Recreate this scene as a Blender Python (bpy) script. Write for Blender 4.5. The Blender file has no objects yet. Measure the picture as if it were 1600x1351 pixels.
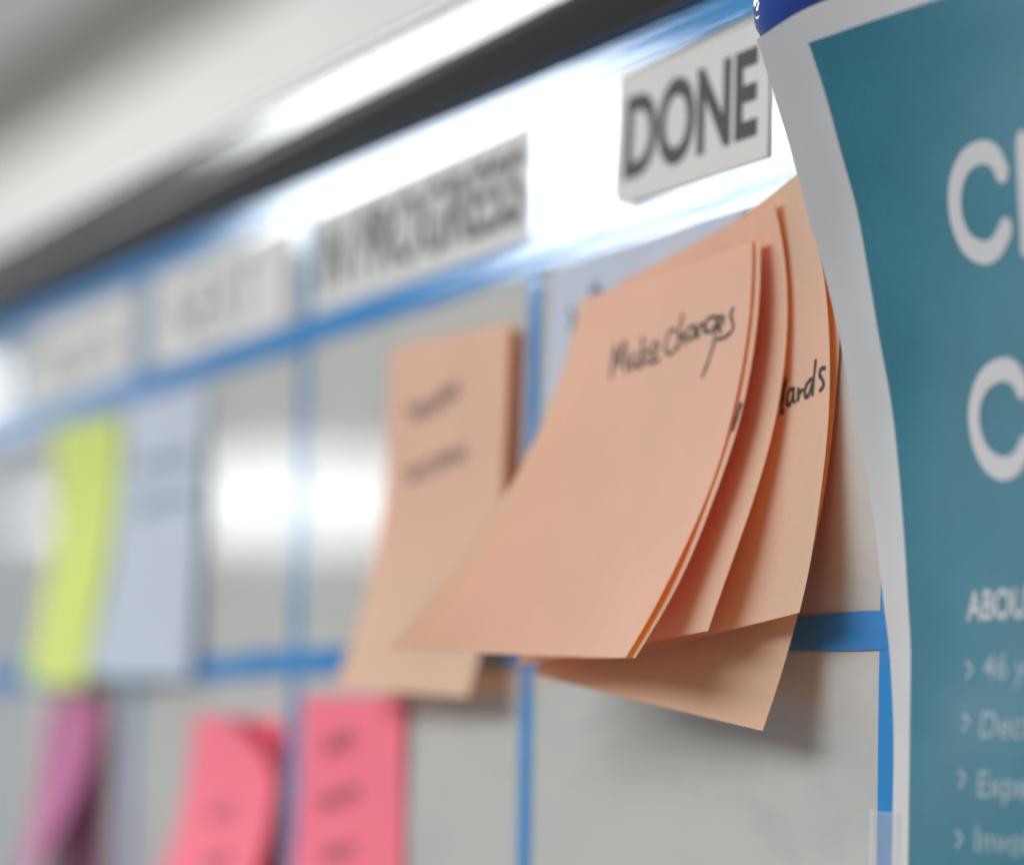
import bpy, bmesh, math, random
import numpy as np
from mathutils import Matrix, Vector

# ------------------------------------------------------------------ scene, camera, light
sc = bpy.context.scene
MM = 0.001
FPX, CX, CY = 6000.0, 800.0, 675.5            # lens in photo pixels (1600 x 1351 frame)
YAW, PITCH, ROLL = math.radians(20.01364521), math.radians(4.85717948), math.radians(-1.26030385)
CAM = np.array([555.06688886, -265.43654865, -21.35417198])     # millimetres, board face is Y = 0
_fw = np.array([-math.cos(YAW), math.sin(YAW), 0.0]); _rt = np.array([math.sin(YAW), math.cos(YAW), 0.0]); _up = np.array([0, 0, 1.0])
C_F = math.cos(PITCH) * _fw + math.sin(PITCH) * _up
_u2 = -math.sin(PITCH) * _fw + math.cos(PITCH) * _up
C_R = math.cos(ROLL) * _rt - math.sin(ROLL) * _u2
C_U = math.sin(ROLL) * _rt + math.cos(ROLL) * _u2

cam_d = bpy.data.cameras.new("camera"); cam = bpy.data.objects.new("camera", cam_d)
sc.collection.objects.link(cam); sc.camera = cam
m = Matrix.Identity(4)
for i in range(3):
    m[i][0], m[i][1], m[i][2], m[i][3] = C_R[i], C_U[i], -C_F[i], CAM[i] * MM
cam.matrix_world = m
cam_d.sensor_fit = 'HORIZONTAL'; cam_d.sensor_width = 36.0; cam_d.lens = FPX / 1600 * 36
cam_d.clip_start = 0.01; cam_d.clip_end = 100
cam_d.dof.use_dof = True; cam_d.dof.focus_distance = 0.620; cam_d.dof.aperture_fstop = 8.6; cam_d.dof.aperture_blades = 0

w = bpy.data.worlds.new("World"); sc.world = w; w.use_nodes = True
bg = w.node_tree.nodes['Background']; bg.inputs[0].default_value = (0.93, 0.97, 1.0, 1); bg.inputs[1].default_value = 0.21

def ceiling_lamp(name, x0, x1, y0, y1, radiance, z=800.0, col=(1.0, 0.99, 0.96)):
    """level ceiling lamp: panels mirrored in the glossy board, room light, added wall wash"""
    d = bpy.data.lights.new(name, 'AREA'); d.shape = 'RECTANGLE'
    d.size = (x1 - x0) * MM; d.size_y = (y1 - y0) * MM
    d.energy = radiance * math.pi * d.size * d.size_y; d.color = col
    o = bpy.data.objects.new(name, d); sc.collection.objects.link(o)
    o.location = ((x0 + x1) / 2 * MM, (y0 + y1) / 2 * MM, z * MM)
    return o
ceiling_lamp("ceiling_panel_row_near", -5120, -3650, -1960, -1310, 11.5, col=(0.95, 0.98, 1.0))
ceiling_lamp("ceiling_panel_row_far", -13500, -9600, -4300, -2700, 3.7, col=(0.95, 0.98, 1.0))
ceiling_lamp("ceiling_panel_row_middle", -9700, -7900, -1640, -1290, 10.0, col=(0.95, 0.98, 1.0))
ceiling_lamp("ceiling_panel_key", -2300, 900, -2800, -1100, 4.8)
ceiling_lamp("ceiling_panel_side", -2300, -1300, -1900, -1300, 4.0)
ceiling_lamp("added_wall_wash", -3800, -1500, -600, -100, 5.5)  # unseen wall wash, added to brighten the wall behind the board

vs = sc.view_settings
vs.view_transform = 'Standard'; vs.look = 'None'; vs.exposure = 0.1; vs.gamma = 1.0; vs.use_curve_mapping = False
sc.cycles.use_denoising = True
sc.cycles.max_bounces = 10; sc.cycles.diffuse_bounces = 6; sc.cycles.transparent_max_bounces = 8
sc.cycles.sample_clamp_indirect = 6.0

# ------------------------------------------------------------------ projection helpers (millimetres)
def ray(px, py): return C_R * (px - CX) / FPX - C_U * (py - CY) / FPX + C_F
def at(px, py, h=0.0):
    d = ray(px, py); return CAM + d * ((-h - CAM[1]) / d[1])
def proj(P):
    q = np.asarray(P) - CAM; z = q @ C_F
    return np.stack([CX + FPX * (q @ C_R) / z, CY - FPX * (q @ C_U) / z], -1)

# ------------------------------------------------------------------ materials
def new_mat(name):
    mt = bpy.data.materials.new(name); mt.use_nodes = True
    nt = mt.node_tree; return mt, nt, nt.nodes['Principled BSDF'], nt.nodes['Material Output']
def coords(nt, scale):
    tc = nt.nodes.new('ShaderNodeTexCoord'); mp = nt.nodes.new('ShaderNodeMapping')
    mp.inputs['Scale'].default_value = scale; nt.links.new(tc.outputs['Object'], mp.inputs['Vector']); return mp.outputs[0]
def noise(nt, vec, scale, detail=3.0, rough=0.55):
    n = nt.nodes.new('ShaderNodeTexNoise'); n.inputs['Scale'].default_value = scale
    n.inputs['Detail'].default_value = detail; n.inputs['Roughness'].default_value = rough
    nt.links.new(vec, n.inputs['Vector']); return n
def ramp(nt, fac, p0, c0, p1, c1):
    r = nt.nodes.new('ShaderNodeValToRGB'); e = r.color_ramp.elements
    e[0].position, e[0].color = p0, (*c0, 1); e[1].position, e[1].color = p1, (*c1, 1)
    nt.links.new(fac, r.inputs[0]); return r
def mulc(c, k): return tuple(min(1.0, v * k) for v in c)

def paper_mat(name, col, trans=None, tmix=0.0, rough=0.75, grain=0.14, spec=0.25, var=0.05, sheen=0.0):
    mt, nt, b, out = new_mat(name)
    v = coords(nt, (1, 1, 1))
    n1 = noise(nt, v, 1400, 4); n2 = noise(nt, v, 40, 3)
    mix = nt.nodes.new('ShaderNodeMath'); mix.operation = 'MULTIPLY_ADD'; mix.inputs[1].default_value = 0.5
    nt.links.new(n1.outputs['Fac'], mix.inputs[0])
    sc2 = nt.nodes.new('ShaderNodeMath'); sc2.operation = 'MULTIPLY'; sc2.inputs[1].default_value = 0.5
    nt.links.new(n2.outputs['Fac'], sc2.inputs[0]); nt.links.new(sc2.outputs[0], mix.inputs[2])
    r = ramp(nt, mix.outputs[0], 0.35, mulc(col, 1 - var), 0.65, mulc(col, 1 + var))
    nt.links.new(r.outputs[0], b.inputs['Base Color'])
    b.inputs['Roughness'].default_value = rough; b.inputs['Specular IOR Level'].default_value = spec
    b.inputs['Sheen Weight'].default_value = sheen; b.inputs['Sheen Roughness'].default_value = 0.6
    bp = nt.nodes.new('ShaderNodeBump'); bp.inputs['Strength'].default_value = grain; bp.inputs['Distance'].default_value = 0.0002
    nt.links.new(n1.outputs['Fac'], bp.inputs['Height']); nt.links.new(bp.outputs[0], b.inputs['Normal'])
    if trans:
        t = nt.nodes.new('ShaderNodeBsdfTranslucent'); t.inputs['Color'].default_value = (*trans, 1)
        mx = nt.nodes.new('ShaderNodeMixShader'); mx.inputs[0].default_value = tmix
        nt.links.new(b.outputs[0], mx.inputs[1]); nt.links.new(t.outputs[0], mx.inputs[2]); nt.links.new(mx.outputs[0], out.inputs['Surface'])
    return mt

M = {}
M['orange'] = paper_mat('orange_paper', (0.93, 0.655, 0.475), (1.0, 0.31, 0.004), 0.30, sheen=0.3)
M['pink'] = paper_mat('pink_paper', (1.0, 0.20, 0.285), (1.0, 0.04, 0.08), 0.05)
M['yellow'] = paper_mat('yellow_green_paper', (0.76, 0.88, 0.24), (0.6, 0.8, 0.02), 0.16)
M['lilac'] = paper_mat('pale_blue_paper', (0.60, 0.66, 0.78), (0.4, 0.5, 0.8), 0.12)
M['magenta'] = paper_mat('magenta_paper', (0.55, 0.17, 0.36), (0.5, 0.05, 0.25), 0.12)
M['card'] = paper_mat('white_card', (0.70, 0.695, 0.685), rough=0.7)
M['poster'] = paper_mat('white_poster_paper', (0.66, 0.66, 0.68), rough=0.55, var=0.02)
M['teal'] = paper_mat('teal_print', (0.034, 0.195, 0.275), rough=0.42, spec=0.4, var=0.12)
M['print_white'] = paper_mat('white_print', (0.62, 0.62, 0.65), rough=0.55, var=0.02)
M['print_pale'] = paper_mat('pale_print', (0.34, 0.45, 0.52), rough=0.55, var=0.02)
M['ink'] = paper_mat('black_marker_ink', (0.032, 0.033, 0.033), rough=0.6, var=0.3)
M['ink_blue'] = paper_mat('grey_blue_ink', (0.10, 0.16, 0.24), rough=0.6, var=0.2)
M['toner'] = paper_mat('dark_grey_print', (0.035, 0.042, 0.042), rough=0.6, var=0.1)

def gloss_mat(name, col, rough, streak=0.0, coat=0.0, var=0.03, ior=1.5):
    mt, nt, b, out = new_mat(name)
    v = coords(nt, (1, 1, 1)); n0 = noise(nt, v, 30, 4)
    r = ramp(nt, n0.outputs['Fac'], 0.3, mulc(col, 1 - var), 0.7, mulc(col, 1 + var)); nt.links.new(r.outputs[0], b.inputs['Base Color'])
    b.inputs['Roughness'].default_value = rough; b.inputs['IOR'].default_value = ior
    b.inputs['Coat Weight'].default_value = coat; b.inputs['Coat Roughness'].default_value = 0.05
    if streak:
        v2 = coords(nt, (14, 1, 420)); n2 = noise(nt, v2, 1.0, 4, 0.6)
        bp = nt.nodes.new('ShaderNodeBump'); bp.inputs['Strength'].default_value = streak; bp.inputs['Distance'].default_value = 0.0005
        nt.links.new(n2.outputs['Fac'], bp.inputs['Height']); nt.links.new(bp.outputs[0], b.inputs['Normal'])
        v3 = coords(nt, (10, 1, 160)); n3 = noise(nt, v3, 1.0, 3)
        mr = nt.nodes.new('ShaderNodeMapRange'); mr.inputs['To Min'].default_value = rough * 0.7; mr.inputs['To Max'].default_value = rough * 1.5
        nt.links.new(n3.outputs['Fac'], mr.inputs['Value']); nt.links.new(mr.outputs[0], b.inputs['Roughness'])
    return mt
M['board'] = gloss_mat('whiteboard_enamel', (0.57, 0.58, 0.56), 0.04, streak=0.009)
nt = M['board'].node_tree; b = nt.nodes['Principled BSDF']; src = b.inputs['Base Color'].links[0].from_socket
sm = noise(nt, coords(nt, (9, 1, 34)), 1.0, 5, 0.65); sm.inputs['Distortion'].default_value = 1.6
rr = ramp(nt, sm.outputs['Fac'], 0.46, (1, 1, 1), 0.74, (0.86, 0.88, 0.90))       # ghosts of wiped marker
mm_ = nt.nodes.new('ShaderNodeMix'); mm_.data_type = 'RGBA'; mm_.blend_type = 'MULTIPLY'; mm_.inputs[0].default_value = 1.0
nt.links.new(src, mm_.inputs[6]); nt.links.new(rr.outputs[0], mm_.inputs[7]); nt.links.new(mm_.outputs[2], b.inputs['Base Color'])
M['tape'] = gloss_mat('blue_vinyl_tape', (0.020, 0.26, 0.64), 0.08, streak=0.07, var=0.08)
M['frame'] = gloss_mat('dark_frame_paint', (0.016, 0.016, 0.015), 0.08, streak=0.05)
M['back'] = gloss_mat('board_back', (0.2, 0.2, 0.2), 0.6)
M['magnet'] = gloss_mat('blue_glossy_plastic', (0.008, 0.055, 0.33), 0.06, coat=1.0)
M['magnet_foot'] = gloss_mat('dark_magnet_foot', (0.02, 0.02, 0.02), 0.5)

def wall_mat(name, col):
    mt, nt, b, out = new_mat(name); v = coords(nt, (1, 1, 1)); n = noise(nt, v, 6, 4)
    r = ramp(nt, n.outputs['Fac'], 0.3, mulc(col, 0.95), 0.7, mulc(col, 1.05)); nt.links.new(r.outputs[0], b.inputs['Base Color'])
    b.inputs['Roughness'].default_value = 0.8; return mt
M['wall_white'] = wall_mat('white_wall_paint', (0.82, 0.83, 0.81)); M['wall_mid'] = wall_mat('pale_grey_wall_tone', (0.60, 0.60, 0.58)); M['wall_grey'] = wall_mat('warm_grey_wall_tone', (0.30, 0.295, 0.275))

mt, nt, b, out = new_mat('clear_adhesive_film')
b.inputs['Base Color'].default_value = (0.85, 0.86, 0.86, 1); b.inputs['Roughness'].default_value = 0.25
tr = nt.nodes.new('ShaderNodeBsdfTransparent'); mx = nt.nodes.new('ShaderNodeMixShader')
nv = noise(nt, coords(nt, (1, 1, 1)), 200, 3); mr = nt.nodes.new('ShaderNodeMapRange'); mr.inputs['To Min'].default_value = 0.12; mr.inputs['To Max'].default_value = 0.22
nt.links.new(nv.outputs['Fac'], mr.inputs['Value']); nt.links.new(mr.outputs[0], mx.inputs[0])
nt.links.new(tr.outputs[0], mx.inputs[1]); nt.links.new(b.outputs[0], mx.inputs[2]); nt.links.new(mx.outputs[0], out.inputs['Surface'])
M['film'] = mt

# ------------------------------------------------------------------ object helpers
def thicken(V, F, t, thin=False):
    """a sheet with front, back and a rim of its own (crisp edges)"""
    V = np.asarray(V, float); N = np.zeros_like(V); cnt = {}
    for f in F:
        n = np.cross(V[f[2]] - V[f[0]], V[f[-1]] - V[f[1]]); 
        for i in f: N[i] += n
        for a, b_ in zip(f, f[1:] + f[:1]): cnt[(a, b_)] = 1
    N /= np.linalg.norm(N, axis=1, keepdims=True) + 1e-12
    A, B = V + N * t / 2, V - N * t / 2; n = len(V); out = list(A) + list(B)
    G = [tuple(f) for f in F] + [tuple(n + i for i in reversed(f)) for f in F]
    if thin: out, G = list(V), [tuple(f) for f in F]      # one leaf of translucent paper plus its cut edge
    for (a, b_) in cnt:
        if (b_, a) not in cnt:
            k = len(out); out += [A[a], A[b_], B[b_], B[a]]; G.append((k + 3, k + 2, k + 1, k))
    return out, G
def mesh_obj(name, V, F, mat, parent=None, smooth=True, thick=0.0, thin=False):
    if thick: V, F = thicken(V, F, thick, thin)
    me = bpy.data.meshes.new(name); me.from_pydata([tuple(float(c) * MM for c in v) for v in V], [], F); me.update()
    if not thick:
        bm = bmesh.new(); bm.from_mesh(me); bmesh.ops.recalc_face_normals(bm, faces=bm.faces); bm.to_mesh(me); bm.free()
    me.materials.append(M[mat])
    if smooth: me.polygons.foreach_set('use_smooth', [True] * len(me.polygons))
    o = bpy.data.objects.new(name, me); sc.collection.objects.link(o)
    if parent: o.parent = parent
    return o
def empty(name, loc):
    o = bpy.data.objects.new(name, None); sc.collection.objects.link(o); o.location = [c * MM for c in loc]; o.empty_display_size = 0.01; return o
def adopt(child, parent):
    child.parent = parent; child.matrix_parent_inverse = Matrix.Translation(parent.location).inverted(); return child
def tag(o, label, cat, group=None, kind=None):
    if label: o['label'] = label
    if cat: o['category'] = cat
    if group: o['group'] = group
    if kind: o['kind'] = kind
    return o
def grid(fn, nu, nv):
    us = np.linspace(0, 1, nu + 1); vs_ = np.linspace(0, 1, nv + 1)
    U, Vv = np.meshgrid(us, vs_); P = fn(U, Vv).reshape(-1, 3)
    F = [(j * (nu + 1) + i, j * (nu + 1) + i + 1, (j + 1) * (nu + 1) + i + 1, (j + 1) * (nu + 1) + i) for j in range(nv) for i in range(nu)]
    return P, F
def box(name, lo, hi, mat, parent=None, bev=0.0):
    bm = bmesh.new(); bmesh.ops.create_cube(bm, size=1)
    for v in bm.verts:
        for k in range(3): v.co[k] = ((lo[k] + hi[k]) / 2 + v.co[k] * (hi[k] - lo[k])) * MM
    if bev: bmesh.ops.bevel(bm, geom=bm.edges[:], offset=bev * MM, segments=2, affect='EDGES', profile=0.5)
    me = bpy.data.meshes.new(name); bm.to_mesh(me); bm.free(); me.materials.append(M[mat])
    o = bpy.data.objects.new(name, me); sc.collection.objects.link(o)
    if parent: adopt(o, parent)
    return o
def surf_off(fn, U, V, eps):
    """points of a surface fn(U,V) in mm lifted eps mm towards the room"""
    U = np.asarray(U, float); V = np.asarray(V, float); d = 0.2
    P = fn(U, V); du = fn(U + d, V) - fn(U - d, V); dv = fn(U, V + d) - fn(U, V - d)
    n = np.cross(du, dv); n /= np.linalg.norm(n, axis=-1, keepdims=True) + 1e-12
    n = np.where((n[..., 1:2] > 0), -n, n)
    return P + n * eps
def smooth_line(pts, per=6):
    pts = np.asarray(pts, float)
    if len(pts) < 3: return np.array([pts[0] + (pts[-1] - pts[0]) * t for t in np.linspace(0, 1, 6)])
    P = np.vstack([2 * pts[0] - pts[1], pts, 2 * pts[-1] - pts[-2]]); out = []
    for i in range(1, len(P) - 2):
        for t in np.linspace(0, 1, per, endpoint=False):
            a, b_, c, d = P[i - 1], P[i], P[i + 1], P[i + 2]
            out.append(0.5 * ((2 * b_) + (c - a) * t + (2 * a - 5 * b_ + 4 * c - d) * t * t + (3 * b_ - a - 3 * c + d) * t ** 3))
    out.append(pts[-1]); return np.array(out)
def ribbons(name, fn, strokes, width, mat, parent, eps=0.14, smooth=True, caps=True, seed=0, wob=0.14):
    """pen strokes (lists of (u,v) mm) as flat ribbons lying on a surface"""
    rnd = random.Random(seed); V, F = [], []
    for st in strokes:
        L = smooth_line(st) if smooth else np.asarray(st, float)
        T = np.gradient(L, axis=0); T /= np.linalg.norm(T, axis=1, keepdims=True) + 1e-9; N = np.stack([-T[:, 1], T[:, 0]], 1)
        n = len(L); wv = np.array([width / 2 * (1 + wob * math.sin(i * 0.9 + rnd.random() * 2)) for i in range(n)])
        if not smooth: wv[:] = width / 2
        e = eps + 0.01 * rnd.random()
        A = surf_off(fn, (L + N * wv[:, None])[:, 0], (L + N * wv[:, None])[:, 1], e); B = surf_off(fn, (L - N * wv[:, None])[:, 0], (L - N * wv[:, None])[:, 1], e)
        k = len(V); V += list(A) + list(B)
        F += [(k + i, k + i + 1, k + n + i + 1, k + n + i) for i in range(n - 1)]
        if caps:
            for end, sg in ((0, -1), (n - 1, 1)):
                ang = np.linspace(-math.pi / 2, math.pi / 2, 9); c = L[end]; t = T[end] * sg; nn = np.array([-t[1], t[0]])
                arc = np.array([c + t * math.cos(a) * wv[end] + nn * math.sin(a) * wv[end] for a in ang]); q = surf_off(fn, arc[:, 0], arc[:, 1], e + 0.004)
                k = len(V); V += list(q); F.append(tuple(range(k, k + 9)))
    o = mesh_obj(name, V, F, mat, None, smooth=False)
    if parent: adopt(o, parent)
    return o
def text_mesh(body, bold=0.0):
    cu = bpy.data.curves.new('lettering_source', 'FONT'); cu.body = body; cu.offset = bold; cu.resolution_u = 6
    ob = bpy.data.objects.new('lettering_source', cu); sc.collection.objects.link(ob)
    dg = bpy.context.evaluated_depsgraph_get(); me = bpy.data.meshes.new_from_object(ob.evaluated_get(dg))
    V = np.array([v.co[:] for v in me.vertices])[:, :2]; F = [tuple(p.vertices) for p in me.polygons]
    bpy.data.objects.remove(ob); bpy.data.curves.remove(cu); bpy.data.meshes.remove(me); return V, F
def lettering(name, fn, body, u0, u1, v0, v1, mat, parent, eps=0.14, bold=0.0, fit_caps=True):
    """printed text fitted into the box u0..u1, v0 (baseline) .. v1 (cap height)"""
    V, F = text_mesh(body, bold); capV, _ = text_mesh('E', bold)
    x0, x1 = V[:, 0].min(), V[:, 0].max(); y0, y1 = capV[:, 1].min(), capV[:, 1].max()
    U = u0 + (V[:, 0] - x0) / (x1 - x0) * (u1 - u0); W_ = v0 + (V[:, 1] - y0) / (y1 - y0) * (v1 - v0)
    o = mesh_obj(name, surf_off(fn, U, W_, eps), F, mat, None, smooth=False)
    if parent: adopt(o, parent)
    return o

# ------------------------------------------------------------------ the wall behind
def wall_piece(name, z0, z1, mat, y=500, parent=None):
    return box(name, (-6500, y, z0), (1500, y + 60, z1), mat, parent)
wl = wall_piece('wall', -1200, 1100, 'wall_grey'); tag(wl, None, None, kind='structure')
band = box('white_wall_panel', (-6500, 470, -1200), (1500, 499, 505), 'wall_white', None, 2.0); band.parent = wl
ub = box('upper_wall_band', (-6500, 470, 600), (1500, 499, 1099), 'wall_mid', None, 2.0); ub.parent = wl  # paler grey band above the warm grey one

# ------------------------------------------------------------------ whiteboard
wb = tag(empty('whiteboard', (-300, 0, -420)), 'glossy white magnetic board in a dark rounded frame', 'whiteboard')
adopt(mesh_obj('writing_surface', *grid(lambda u, v: np.stack([-900 + 1300 * u, 0 * u, 116.4 - 536 * v], -1), 40, 20), 'board'), wb)
box('backing_panel', (-900, 0.6, -420), (400, 16, 116), 'back', wb)
prof = [(0.0, 115.6), (2.5, 115.8), (4.4, 117.2), (5.8, 120.0), (6.75, 123.4), (7.1, 125.6), (7.25, 128), (7.40, 131), (7.5, 134), (7.2, 136.0), (6.0, 137.6), (3.8, 138.8), (-2, 139.6), (-14, 139.6), (-18, 138), (-18, 115.6)]
pp = smooth_line(prof[:13], 4); pp = np.vstack([pp, np.array(prof[13:])])
xs = np.linspace(-915, 415, 60); V, F = [], []
for x in xs: V += [(x, -h, z) for h, z in pp]
n = len(pp)
for i in range(len(xs) - 1):
    for j in range(n): F.append((i * n + j, (i + 1) * n + j, (i + 1) * n + (j + 1) % n, i * n + (j + 1) % n))
F += [tuple(range(n)), tuple(range((len(xs) - 1) * n, len(xs) * n))]
rail = adopt(mesh_obj('top_frame_rail', V, F, 'frame'), wb)
box('side_frame_rail', (-915, -7, -425), (-899, 17, 115), 'frame', wb, 1.5)
box('side_frame_rail', (399, -7, -425), (415, 17, 115), 'frame', wb, 1.5)
box('bottom_frame_rail', (-898, -7, -440), (398, 17, -419), 'frame', wb, 1.5)

# ------------------------------------------------------------------ blue tape lines
def tape(axis, c, a0, a1, wd, h, label, seed):
    rnd = random.Random(seed); ph = [rnd.uniform(0, 6.28) for _ in range(4)]
    def fn(u, v):
        L = a0 + (a1 - a0) * u
        wob = 0.25 * np.sin(L * 0.021 + ph[0]) + 0.12 * np.sin(L * 0.06 + ph[1])
        q = c + wob + (v - 0.5) * (wd + 0.32 * np.sin(L * 0.11 + ph[2]))
        hh = h + 0.03 * np.sin(L * 0.05 + ph[3]) + 0 * v
        return np.stack([L, -hh, q], -1) if axis == 'x' else np.stack([q, -hh, L], -1)
    o = mesh_obj('blue_tape', *grid(fn, 160, 2), 'tape', None, False, 0.13)
    return tag(o, label, 'tape', 'blue tape grid on the whiteboard')
tape('x', 112.6, -898, 398, 6.6, 0.40, 'horizontal blue tape line running right under the dark frame', 1)
tape('x', 78.9, -898, 398, 6.8, 0.40, 'horizontal blue tape line just below the printed header cards', 2)
tape('x', 0.2, -898, 398, 6.0, 0.40, 'horizontal blue tape line at the foot of the orange notes', 3)
tape('z', 3.1, -400, 115, 6.2, 0.18, 'vertical blue tape line beside the teal poster', 4)
tape('z', -161.2, -400, 115, 6.6, 0.18, 'vertical blue tape line left of the orange note stack', 5)
tape('z', -319.3, -400, 115, 6.6, 0.18, 'vertical blue tape line crossing the glare left of the single orange note', 6)
tape('z', -473.5, -400, 115, 6.6, 0.18, 'blurred vertical blue tape line behind the pale blue note', 7)
tape('z', -630.0, -400, 115, 6.6, 0.18, 'blurred vertical blue tape line at the far left edge', 8)

# ------------------------------------------------------------------ header cards
def header_card(x0, x1, z0, z1, radii, body, box_, label, bold, mat='toner', lift=(0, 0, 0, 0)):
    """radii: corner rounding BL, BR, TR, TL (mm); lift: how far each corner stands off"""
    pts = []
    for (cx, cz, sx, sz, r, a0) in ((x0, z0, 1, 1, radii[0], 180), (x1, z0, -1, 1, radii[1], 270), (x1, z1, -1, -1, radii[2], 0), (x0, z1, 1, -1, radii[3], 90)):
        for k in range(7):
            a = math.radians(a0 + 90 * k / 6); pts.append((cx + sx * r + r * math.cos(a), cz + sz * r + r * math.sin(a)))
    def hgt(x, z):
        u = (x - x0) / (x1 - x0); v = (z - z0) / (z1 - z0)
        return 0.22 + lift[0] * (1 - u) ** 3 * (1 - v) ** 2 + lift[1] * u ** 3 * (1 - v) ** 2 + lift[2] * u ** 3 * v ** 2 + lift[3] * (1 - u) ** 3 * v ** 2
    fn = lambda U, V_: np.stack([U, -hgt(U, V_), V_], -1)
    bm = bmesh.new(); vs_ = [bm.verts.new((x * MM, 0, z * MM)) for x, z in pts]; f = bm.faces.new(vs_)
    for k in range(1, 30):
        x = x0 + (x1 - x0) * k / 30; bmesh.ops.bisect_plane(bm, geom=bm.verts[:] + bm.edges[:] + bm.faces[:], plane_co=(x * MM, 0, 0), plane_no=(1, 0, 0))
    for k in range(1, 8):
        z = z0 + (z1 - z0) * k / 8; bmesh.ops.bisect_plane(bm, geom=bm.verts[:] + bm.edges[:] + bm.faces[:], plane_co=(0, 0, z * MM), plane_no=(0, 0, 1))
    for v in bm.verts: v.co.y = -float(hgt(v.co.x / MM, v.co.z / MM)) * MM
    me = bpy.data.meshes.new('header_card'); bm.to_mesh(me); bm.free(); me.materials.append(M['card'])
    o = bpy.data.objects.new('header_card', me); sc.collection.objects.link(o)
    md = o.modifiers.new('thickness', 'SOLIDIFY'); md.thickness = 0.22 * MM; md.offset = 0
    tag(o, label, 'sign', 'printed column header cards')
    lettering('lettering', fn, body, *box_, mat, o, eps=0.2, bold=bold)
    return o
header_card(-117.5, -46.6, 83.0, 107.8, (5.5, 0.4, 0.4, 1.2), 'DONE', (-112.6, -51.5, 87.6, 103.4), 'white card printed DONE under the frame beside the teal poster', 0.03, lift=(1.3, 0.15, 0, 0.2))
header_card(-313.0, -165.0, 82.6, 106.6, (0.8, 0.4, 0.4, 1.5), 'IN PROGRESS', (-308, -169, 87.0, 102.6), 'white card printed IN PROGRESS above the single orange note', 0.022)
header_card(-459.0, -336.0, 82.8, 107.0, (0.8, 0.8, 0.8, 0.8), 'NEXT', (-440, -362, 87.6, 102.0), 'blurred white header card above the pale blue note', -0.012)
header_card(-600.0, -486.0, 82.8, 107.0, (0.8, 0.8, 0.8, 0.8), 'BACKLOG', (-588, -500, 88.0, 101.0), 'most blurred white header card above the yellow green note', -0.012)

# ------------------------------------------------------------------ sticky notes
QT = np.arange(-70, 130, 0.5)
def note_fn(p, W=76.0):
    X0, Z0, rho, phi, q0, k, th0, h0, k2 = p
    c, sn = math.cos(phi), math.sin(phi)
    e = np.maximum(QT - q0, 0); th = th0 + k * e + k2 * e * e
    dc, ds = np.cos(th), np.sin(th)
    Qt = np.concatenate([[0], np.cumsum((dc[1:] + dc[:-1]) / 2)]) * 0.5; Ht = np.concatenate([[0], np.cumsum((ds[1:] + ds[:-1]) / 2)]) * 0.5
    i0 = 140; Qt = Qt - Qt[i0]; Ht = Ht - Ht[i0]
    r_ = random.Random(int(abs(X0 * 977 + Z0 * 131))); wv = [(r_.uniform(.05, .22), r_.uniform(-.16, .16), r_.uniform(0, 6.28), r_.uniform(.03, .09)) for _ in range(5)]
    def fn(s, t):
        a = np.asarray(s, float) - W / 2; b_ = np.asarray(t, float)
        q = b_ * c + a * sn; w_ = a * c - b_ * sn
        Q = np.interp(q, QT, Qt); h = np.interp(q, QT, Ht)
        h = h + sum(am * np.sin(ks * np.asarray(t, float) + kt * a + ph) for ks, kt, ph, am in wv) * np.clip((b_ + 4) / 40, .15, 1)   # faint handling dents
        A = Q * sn + w_ * c; B = Q * c - w_ * sn
        return np.stack([X0 + A * math.cos(rho) + B * math.sin(rho), -(h0 + h), Z0 + A * math.sin(rho) - B * math.cos(rho)], -1)
    return fn
def on_note(fn, px, py, s=38.0, t=30.0):
    """(s,t) of the spot on the sheet that shows at a photo point"""
    x = np.array([s, t]); tgt = np.array([px, py], float)
    for _ in range(25):
        p0 = proj(fn(x[0], x[1])); J = np.stack([(proj(fn(x[0] + .05, x[1])) - p0) / .05, (proj(fn(x[0], x[1] + .05)) - p0) / .05], 1)
        dx = np.linalg.solve(J, tgt - p0); x = x + np.clip(dx, -15, 15)
    return x
def note(p, mat, label='', W=76.0, H=76.0, peel=None, belly=0.0, strokes=(), pen=0.95, ink='ink', px=True, seed=0, name='sticky_note', group='sticky notes on the board'):
    fn = note_fn(p, W)
    if peel:                                   # one corner lifting off: (s0, t0, direction s, direction t, radius)
        flat = fn
        def fn(s_, t_):
            q = np.maximum((np.asarray(s_, float) - peel[0]) * peel[2] + (np.asarray(t_, float) - peel[1]) * peel[3], 0)
            P = flat(s_, t_); P[..., 1] -= q * q / peel[4]; P[..., 0] -= q ** 3 / peel[4] ** 2 * peel[2]; return P
    if belly:                                  # the free end sags between its two lower corners
        plain = fn
        def fn(s_, t_):
            P = plain(s_, t_); f_ = 1 - (2 * np.asarray(s_, float) / W - 1) ** 2
            P[..., 1] += (belly * f_ - belly * 0.25) * np.clip(np.asarray(t_, float) / H, 0, 1.1) ** 2.2; return P
    o = mesh_obj(name, *grid(lambda u, v: fn(u * W, v * H), 28, 40), mat, None, True, 0.11, True)
    tag(o, label, 'sticky note', group)
    if strokes:
        st = [[on_note(fn, *q) for q in s] if px else s for s in strokes]
        ribbons('handwriting', fn, st, pen, ink, o, seed=seed)
    return o
def scribble(x0, y0, x1, y1, amp, n, seed):
    r = random.Random(seed); out = []
    for i in range(n):
        f = i / (n - 1); out.append((x0 + (x1 - x0) * f + r.uniform(-2, 2), y0 + (y1 - y0) * f + amp * (1 if i % 2 else -1) * r.uniform(.5, 1)))
    return out

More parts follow.
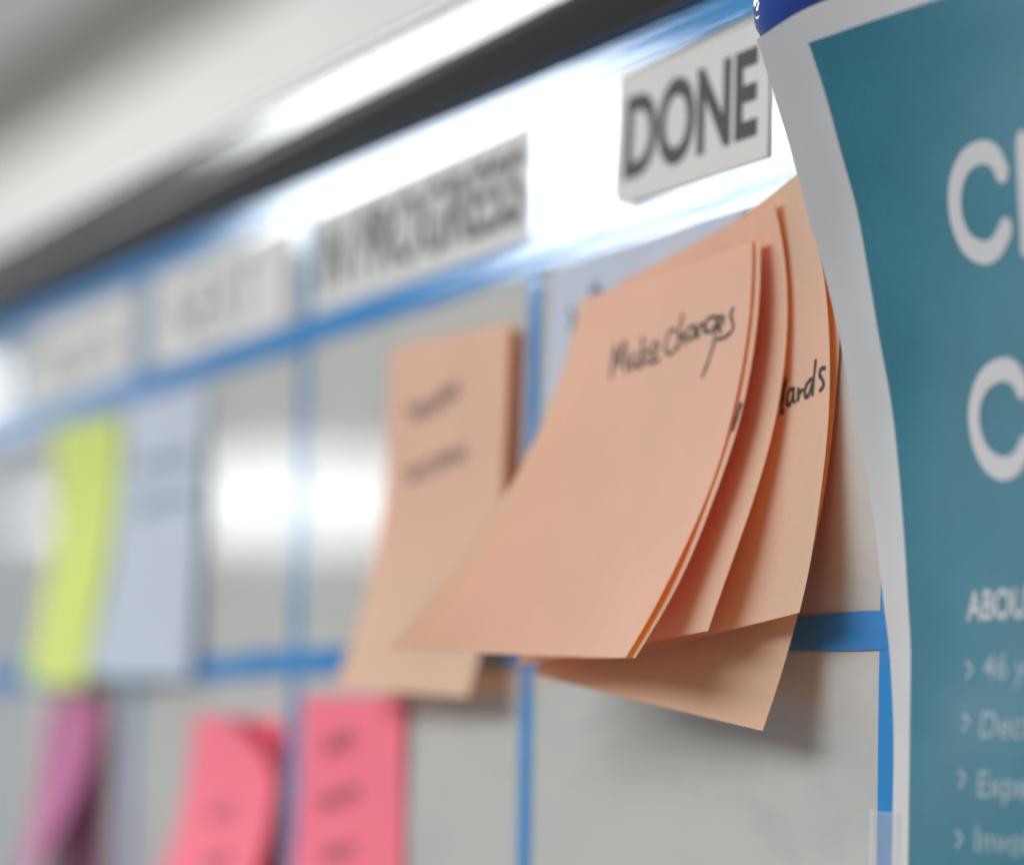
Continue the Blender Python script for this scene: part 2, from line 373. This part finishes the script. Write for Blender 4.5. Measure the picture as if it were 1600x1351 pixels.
# pale blue note under the stack
nb = at(868, 446, 0.8)
note([nb[0] + 46, 75.2, 0.0, -0.25, 4, 0.0016, 0.012, 1.0, 0], 'lilac', 'pale blue sticky note lying beneath the orange stack', W=92.0,
     strokes=[[(925, 455), (932, 448), (938, 456)], [(893, 485), (897, 500), (892, 512)], [(893, 545), (888, 565), (886, 580)]], pen=1.6, ink='ink_blue')
# the orange stack, from the board outwards
note([-52.62825, 62.58444, -0.101066, -0.432408, -7.012164, 0.008016, -0.035541, 0.55, -3.1e-05], 'orange',
     'rearmost orange note of the stack, its corner hanging lowest', group='orange notes stacked in the done column')
note([-58.672646, 72.211779, 0.139361, -0.454087, -2.954815, 0.013014, -0.148473, 2.4, -7.8e-05], 'orange',
     'orange note in the stack with part of a handwritten word beside the poster', group='orange notes stacked in the done column', pen=0.72, seed=4,
     strokes=[[(1229, 592), (1225, 618), (1221, 646)], [(1226, 600), (1222, 630), (1224, 645)],
              [(1241, 608), (1235, 609), (1231, 622), (1232, 634), (1237, 628), (1241, 612), (1240, 622), (1242, 628)],
              [(1248, 608), (1247, 626), (1250, 614), (1255, 609)],
              [(1268, 592), (1261, 601), (1258, 614), (1260, 621), (1265, 615), (1269, 602)], [(1275, 564), (1272, 592), (1270, 616)],
              [(1289, 575), (1284, 576), (1281, 585), (1286, 594), (1287, 603), (1282, 610)]])
note([-71.010233, 70.666512, 0.076819, -0.200587, -7.000001, 0.019354, -0.278371, 3.647157, -0.00014], 'orange',
     'third orange note from the front of the stack, its edge curling free', group='orange notes stacked in the done column')
note([-76.2, 66.1, 0.035417, -0.341174, -12.7, 0.011214, -0.035116, 6.05, -3.5e-05], 'orange', W=77.5, belly=7.0, peel=(7.0, 40, -0.93, 0.36, 190.0), label=
     'orange note directly behind the front note, peeking out on both sides', group='orange notes stacked in the done column', pen=1.1,
     strokes=[[(1157, 634), (1152, 650), (1146, 671)]])
note([-74.19191, 66.154633, 0.035417, -0.341174, -12.000122, 0.011214, -0.035116, 6.5, -3.5e-05], 'orange', W=69.0, belly=7.0, peel=(0.2, 40, -0.93, 0.36, 190.0), label=
     'front orange note of the stack with Make Changes written in black', group='orange notes stacked in the done column', pen=0.7, seed=2,
     strokes=[[(955, 590), (962, 540), (967, 574), (976, 532), (979, 582)], [(995, 553), (986, 562), (988, 576), (996, 566), (999, 576)],
              [(1005, 528), (1002, 573)], [(1014, 546), (1004, 558), (1015, 570)], [(1019, 560), (1029, 545), (1026, 534), (1019, 546), (1020, 566), (1031, 562)],
              [(1056, 516), (1047, 518), (1041, 538), (1044, 554), (1053, 549), (1060, 538)], [(1067, 492), (1062, 520), (1060, 545)], [(1061, 534), (1067, 522), (1070, 538)],
              [(1086, 509), (1076, 514), (1075, 530), (1083, 527), (1087, 512), (1088, 527)], [(1091, 526), (1093, 511), (1099, 506), (1101, 520)],
              [(1117, 495), (1106, 499), (1103, 514), (1111, 519), (1119, 506)], [(1121, 494), (1117, 530), (1108, 562), (1098, 588)],
              [(1123, 512), (1131, 502), (1128, 493), (1122, 506), (1127, 519)], [(1146, 483), (1142, 492), (1146, 508), (1143, 519), (1132, 527), (1122, 530)]])
# middle column
note([-208.6, 66.6, -0.02, -0.1, 26, 0.0030, 0.01, 1.2, 0], 'orange', H=51.0, label= 'orange note tucked behind the single orange note, only its right edge showing')
note([-206.2, 67.15196, -0.02487, -0.16011, 29.01182, 0.00726, 0.01163, 2.9, 0], 'orange', 'single orange note with two blurred words below the IN PROGRESS card', pen=1.0, seed=7,
     strokes=[scribble(640, 648, 688, 628, 16, 9, 1), scribble(688, 628, 716, 606, 17, 6, 2), scribble(636, 742, 672, 730, 14, 7, 3), scribble(678, 724, 728, 706, 13, 9, 5)])
note([-272.54392, -8.06167, 0.00182, -0.21969, 13.72841, 0.0052, -0.03, 1.3, 0], 'pink', 'pink note with three dark words below the single orange note', pen=1.1, seed=8,
     strokes=[scribble(508, 1172, 552, 1148, 14, 8, 6), scribble(500, 1256, 560, 1238, 15, 10, 7), scribble(506, 1338, 552, 1326, 14, 8, 9)])
note([-364.04074, -12.70768, -0.0171, 0.02345, 11.01018, 0.0060, 0.02, 0.9, 0], 'pink', 'rear pink note of the left pink pair, shaded at its top corner')
note([-365.0, -12.9, -0.0171, -0.05, 6, 0.0085, 0.03, 1.7, 0], 'pink', 'front pink note of the left pink pair with its top corner peeling up', peel=(44, 0, 0.45, -0.9, 17.0), pen=1.1, seed=9,
     strokes=[scribble(330, 1278, 362, 1262, 14, 6, 11), scribble(322, 1352, 360, 1340, 12, 7, 12)])
# far columns
note([-440.506798, 73.969201, -0.012353, -0.725163, 34.99972, 0.006923, 0.035993, 1.866029, -1.4e-05], 'lilac', 'blurred pale blue note beside the yellow green note', pen=1.6, ink='ink_blue',
     strokes=[scribble(215, 730, 300, 712, 10, 12, 13), scribble(218, 792, 300, 776, 10, 12, 14)])
note([-528.889983, 72.756739, -0.03353, 0.128382, 6.22976, 0.009819, -0.092733, 2.271821, -9.3e-05], 'yellow', 'yellow green note at the far left of the board')
note([-534.73787, -6.02822, -0.02341, 0.363, 13.92523, 0.0115, 0.11407, 0.93797, 0], 'magenta', 'curling magenta note below the yellow green note')

# ------------------------------------------------------------------ poster
def pchip(x, xp, fp):
    xp = np.asarray(xp, float); fp = np.asarray(fp, float); h = np.diff(xp); d = np.diff(fp) / h
    mm = np.zeros_like(fp); mm[0], mm[-1] = d[0], d[-1]
    for i in range(1, len(fp) - 1):
        mm[i] = 0 if d[i - 1] * d[i] <= 0 else 2 * d[i - 1] * d[i] / (d[i - 1] + d[i])
    x = np.asarray(x, float); xc = np.clip(x, xp[0], xp[-1]); i = np.clip(np.searchsorted(xp, xc) - 1, 0, len(h) - 1)
    t = (xc - xp[i]) / h[i]
    return (fp[i] * (1 + 2 * t) * (1 - t) ** 2 + mm[i] * h[i] * t * (1 - t) ** 2 + fp[i + 1] * t * t * (3 - 2 * t) + mm[i + 1] * h[i] * t * t * (t - 1)) + (x - xc) * np.where(x < xc, mm[0], mm[-1])
XK = np.array([9.9, 17.9, 29.0, 40.0, 60.0, 120.0, 220.0])
ZK = np.array([-200, -80, -36, -20, -5, 5.4, 20, 34, 46, 55, 65, 73, 83, 91, 97.0])
HK = np.array([  # height off the board at each ZK row, for each XK column
    [1.5, 1.8, 2.2, 2.1, 2.9, 4.4, 6.6, 9.8, 12.6, 15.1, 18.4, 20.9, 24.4, 27.3, 29.6],
    [2.0, 2.8, 3.2, 3.2, 3.2, 3.9, 5.2, 7.0, 9.6, 11.4, 13.6, 16.2, 19.4, 22.5, 24.6],
    [2.5, 4.2, 4.9, 4.3, 3.6, 4.0, 4.7, 5.8, 7.4, 8.8, 10.6, 12.4, 15.0, 17.4, 19.2],
    [3.0, 5.2, 6.0, 5.4, 4.3, 4.3, 4.9, 5.7, 6.8, 7.8, 9.3, 10.4, 12.0, 13.6, 14.8],
    [3.5, 5.8, 7.0, 6.4, 5.2, 4.8, 5.0, 5.3, 5.8, 6.3, 7.2, 7.8, 8.6, 9.6, 10.2],
    [3.0, 4.5, 5.5, 5.3, 4.6, 4.2, 4.0, 4.0, 4.1, 4.3, 4.6, 4.8, 5.0, 5.2, 5.4],
    [1.0, 1.0, 1.2, 1.2, 1.2, 1.2, 1.2, 1.2, 1.2, 1.2, 1.2, 1.2, 1.2, 1.2, 1.2]])
def poster_fn(X, Z):
    X = np.asarray(X, float); Z = np.asarray(Z, float); shp = np.broadcast(X, Z).shape
    X = np.broadcast_to(X, shp).ravel(); Z = np.broadcast_to(Z, shp).ravel()
    cols = np.stack([pchip(Z, ZK, HK[i]) for i in range(len(XK))], 0); H = np.empty(len(X))
    h = np.diff(XK); d = np.diff(cols, axis=0) / h[:, None]; mm = np.zeros_like(cols); mm[0], mm[-1] = d[0], d[-1]
    for i in range(1, len(XK) - 1):
        pr = d[i - 1] * d[i]; mm[i] = np.where(pr <= 0, 0, 2 * pr / (d[i - 1] + d[i] + 1e-12))
    xc = np.clip(X, XK[0], XK[-1]); i = np.clip(np.searchsorted(XK, xc) - 1, 0, len(h) - 1); k = np.arange(len(X)); t = (xc - XK[i]) / h[i]
    H = cols[i, k] * (1 + 2 * t) * (1 - t) ** 2 + mm[i, k] * h[i] * t * (1 - t) ** 2 + cols[i + 1, k] * t * t * (3 - 2 * t) + mm[i + 1, k] * h[i] * t * t * (t - 1)
    H = H + (X - xc) * d[0]
    return np.stack([X, -H, Z], -1).reshape(*shp, 3)
ptop = lambda X: pchip(X, [9.9, 18, 24, 32, 60, 220], [91.6, 94.9, 96.2, 97.2, 98.0, 99.0])
btop = lambda X: pchip(X, [17.9, 30, 45, 70, 212], [90.2, 91.9, 93.2, 94.0, 94.6])
def warp(n, a, b_, p=1.6): return a + (b_ - a) * n ** p
pg = mesh_obj('poster', *grid(lambda u, v: poster_fn(warp(u, 9.9, 219.0), ptop(warp(u, 9.9, 219.0)) + (-198 - ptop(warp(u, 9.9, 219.0))) * v), 60, 90), 'poster', None, True, 0.16)
tag(pg, 'curled white sheet with a teal printed panel covering the board edge', 'poster')
def teal_fn(u, v):
    X = warp(u, 17.9, 211.0); Z = btop(X) + (-190 - btop(X)) * v
    return surf_off(poster_fn, X, Z, 0.16)
panel = mesh_obj('printed_panel', *grid(teal_fn, 60, 90), 'teal', None, True)
panel.parent = pg
def on_poster(px, py):
    x = np.array([40.0, 30.0]); tgt = np.array([px, py], float)
    for _ in range(30):
        p0 = proj(poster_fn(x[0], x[1])); J = np.stack([(proj(poster_fn(x[0] + .05, x[1])) - p0) / .05, (proj(poster_fn(x[0], x[1] + .05)) - p0) / .05], 1)
        x = x + np.clip(np.linalg.solve(J, tgt - p0), -8, 8)
    return x
def big_c(px):
    return [on_poster(*q) for q in px]
ribbons('title_letter', poster_fn, [big_c([(1568, 268), (1556, 245), (1538, 238), (1515, 248), (1499, 276), (1494, 312), (1499, 350), (1515, 382), (1540, 395), (1560, 385), (1574, 358)])], 3.5, 'print_white', pg, eps=0.26, wob=0.0)
ribbons('title_letter', poster_fn, [big_c([(1600, 222), (1603, 300), (1607, 384)])], 3.5, 'print_white', pg, eps=0.26, wob=0.0)
ribbons('title_letter', poster_fn, [big_c([(1600, 606), (1588, 584), (1570, 577), (1546, 588), (1530, 614), (1524, 650), (1530, 688), (1545, 718), (1568, 732), (1590, 724), (1604, 698)])], 3.5, 'print_white', pg, eps=0.26, wob=0.0)
def poster_text(body, p_bl, cap_px, width_mm, mat, bold):
    a = on_poster(*p_bl); t = on_poster(p_bl[0], p_bl[1] - cap_px)
    lettering('text_line', poster_fn, body, a[0], a[0] + width_mm, a[1], t[1], mat, pg, eps=0.26, bold=bold)
poster_text('ABOUT', (1513, 970), 46, 25.0, 'print_white', 0.02)
for body, x, y, wd in (('46 years', 1538, 1062, 30), ('Decisive', 1534, 1152, 30), ('Experienced', 1530, 1244, 44), ('Involved', 1526, 1330, 32)):
    poster_text(body, (x, y), 40, wd, 'print_pale', 0.008)
for x, y in ((1518, 1046), (1513, 1128), (1507, 1216), (1502, 1310)):
    ribbons('bullet_mark', poster_fn, [[on_poster(x - 4, y - 11), on_poster(x + 5, y), on_poster(x - 4, y + 12)]], 0.9, 'print_pale', pg, eps=0.26, smooth=False)

# ------------------------------------------------------------------ clear tape at the poster's edge
za = at(1362, 1266, 0.8)
def film_fn(u, v):
    X = -1.6 + 15.5 * u; Z = za[2] - 46 * v
    hp = -poster_fn(np.maximum(X, 9.9), Z)[..., 1]
    t = np.clip((X + 1.0) / 11.0, 0, 1); t = t * t * (3 - 2 * t)
    return np.stack([X, -(0.75 + (hp + 0.35 - 0.75) * t), Z], -1)
fl = mesh_obj('clear_tape', *grid(film_fn, 16, 10), 'film', None, True, 0.05)
tag(fl, 'strip of hazy clear tape over the vertical blue tape at the poster edge', 'tape')

# ------------------------------------------------------------------ blue magnet behind the poster corner
mg = tag(empty('magnet', (6, 0, 98.6)), 'glossy deep blue round magnet at the poster corner', 'magnet')
def lathe(name, prof, cx, cz, mat, n=48):
    P = smooth_line(prof, 5); V, F = [], []
    for h, r in P:
        for k in range(n):
            a = 2 * math.pi * k / n; V.append((cx + r * math.cos(a), -h, cz + r * math.sin(a)))
    for i in range(len(P) - 1):
        for k in range(n): F.append((i * n + k, i * n + (k + 1) % n, (i + 1) * n + (k + 1) % n, (i + 1) * n + k))
    F += [tuple(range(n)), tuple(range((len(P) - 1) * n, len(P) * n))]
    return mesh_obj(name, V, F, mat)
adopt(lathe('dome', [(3.0, 7.5), (5.0, 8.8), (9.0, 10.8), (14.0, 11.5), (19.0, 10.3), (23.0, 7.2), (25.0, 3.6), (25.6, 0.1)], 6, 98.6, 'magnet'), mg)
adopt(lathe('foot', [(0.3, 8.4), (1.0, 8.6), (2.2, 8.6), (3.0, 8.2)], 6, 98.6, 'magnet_foot'), mg)
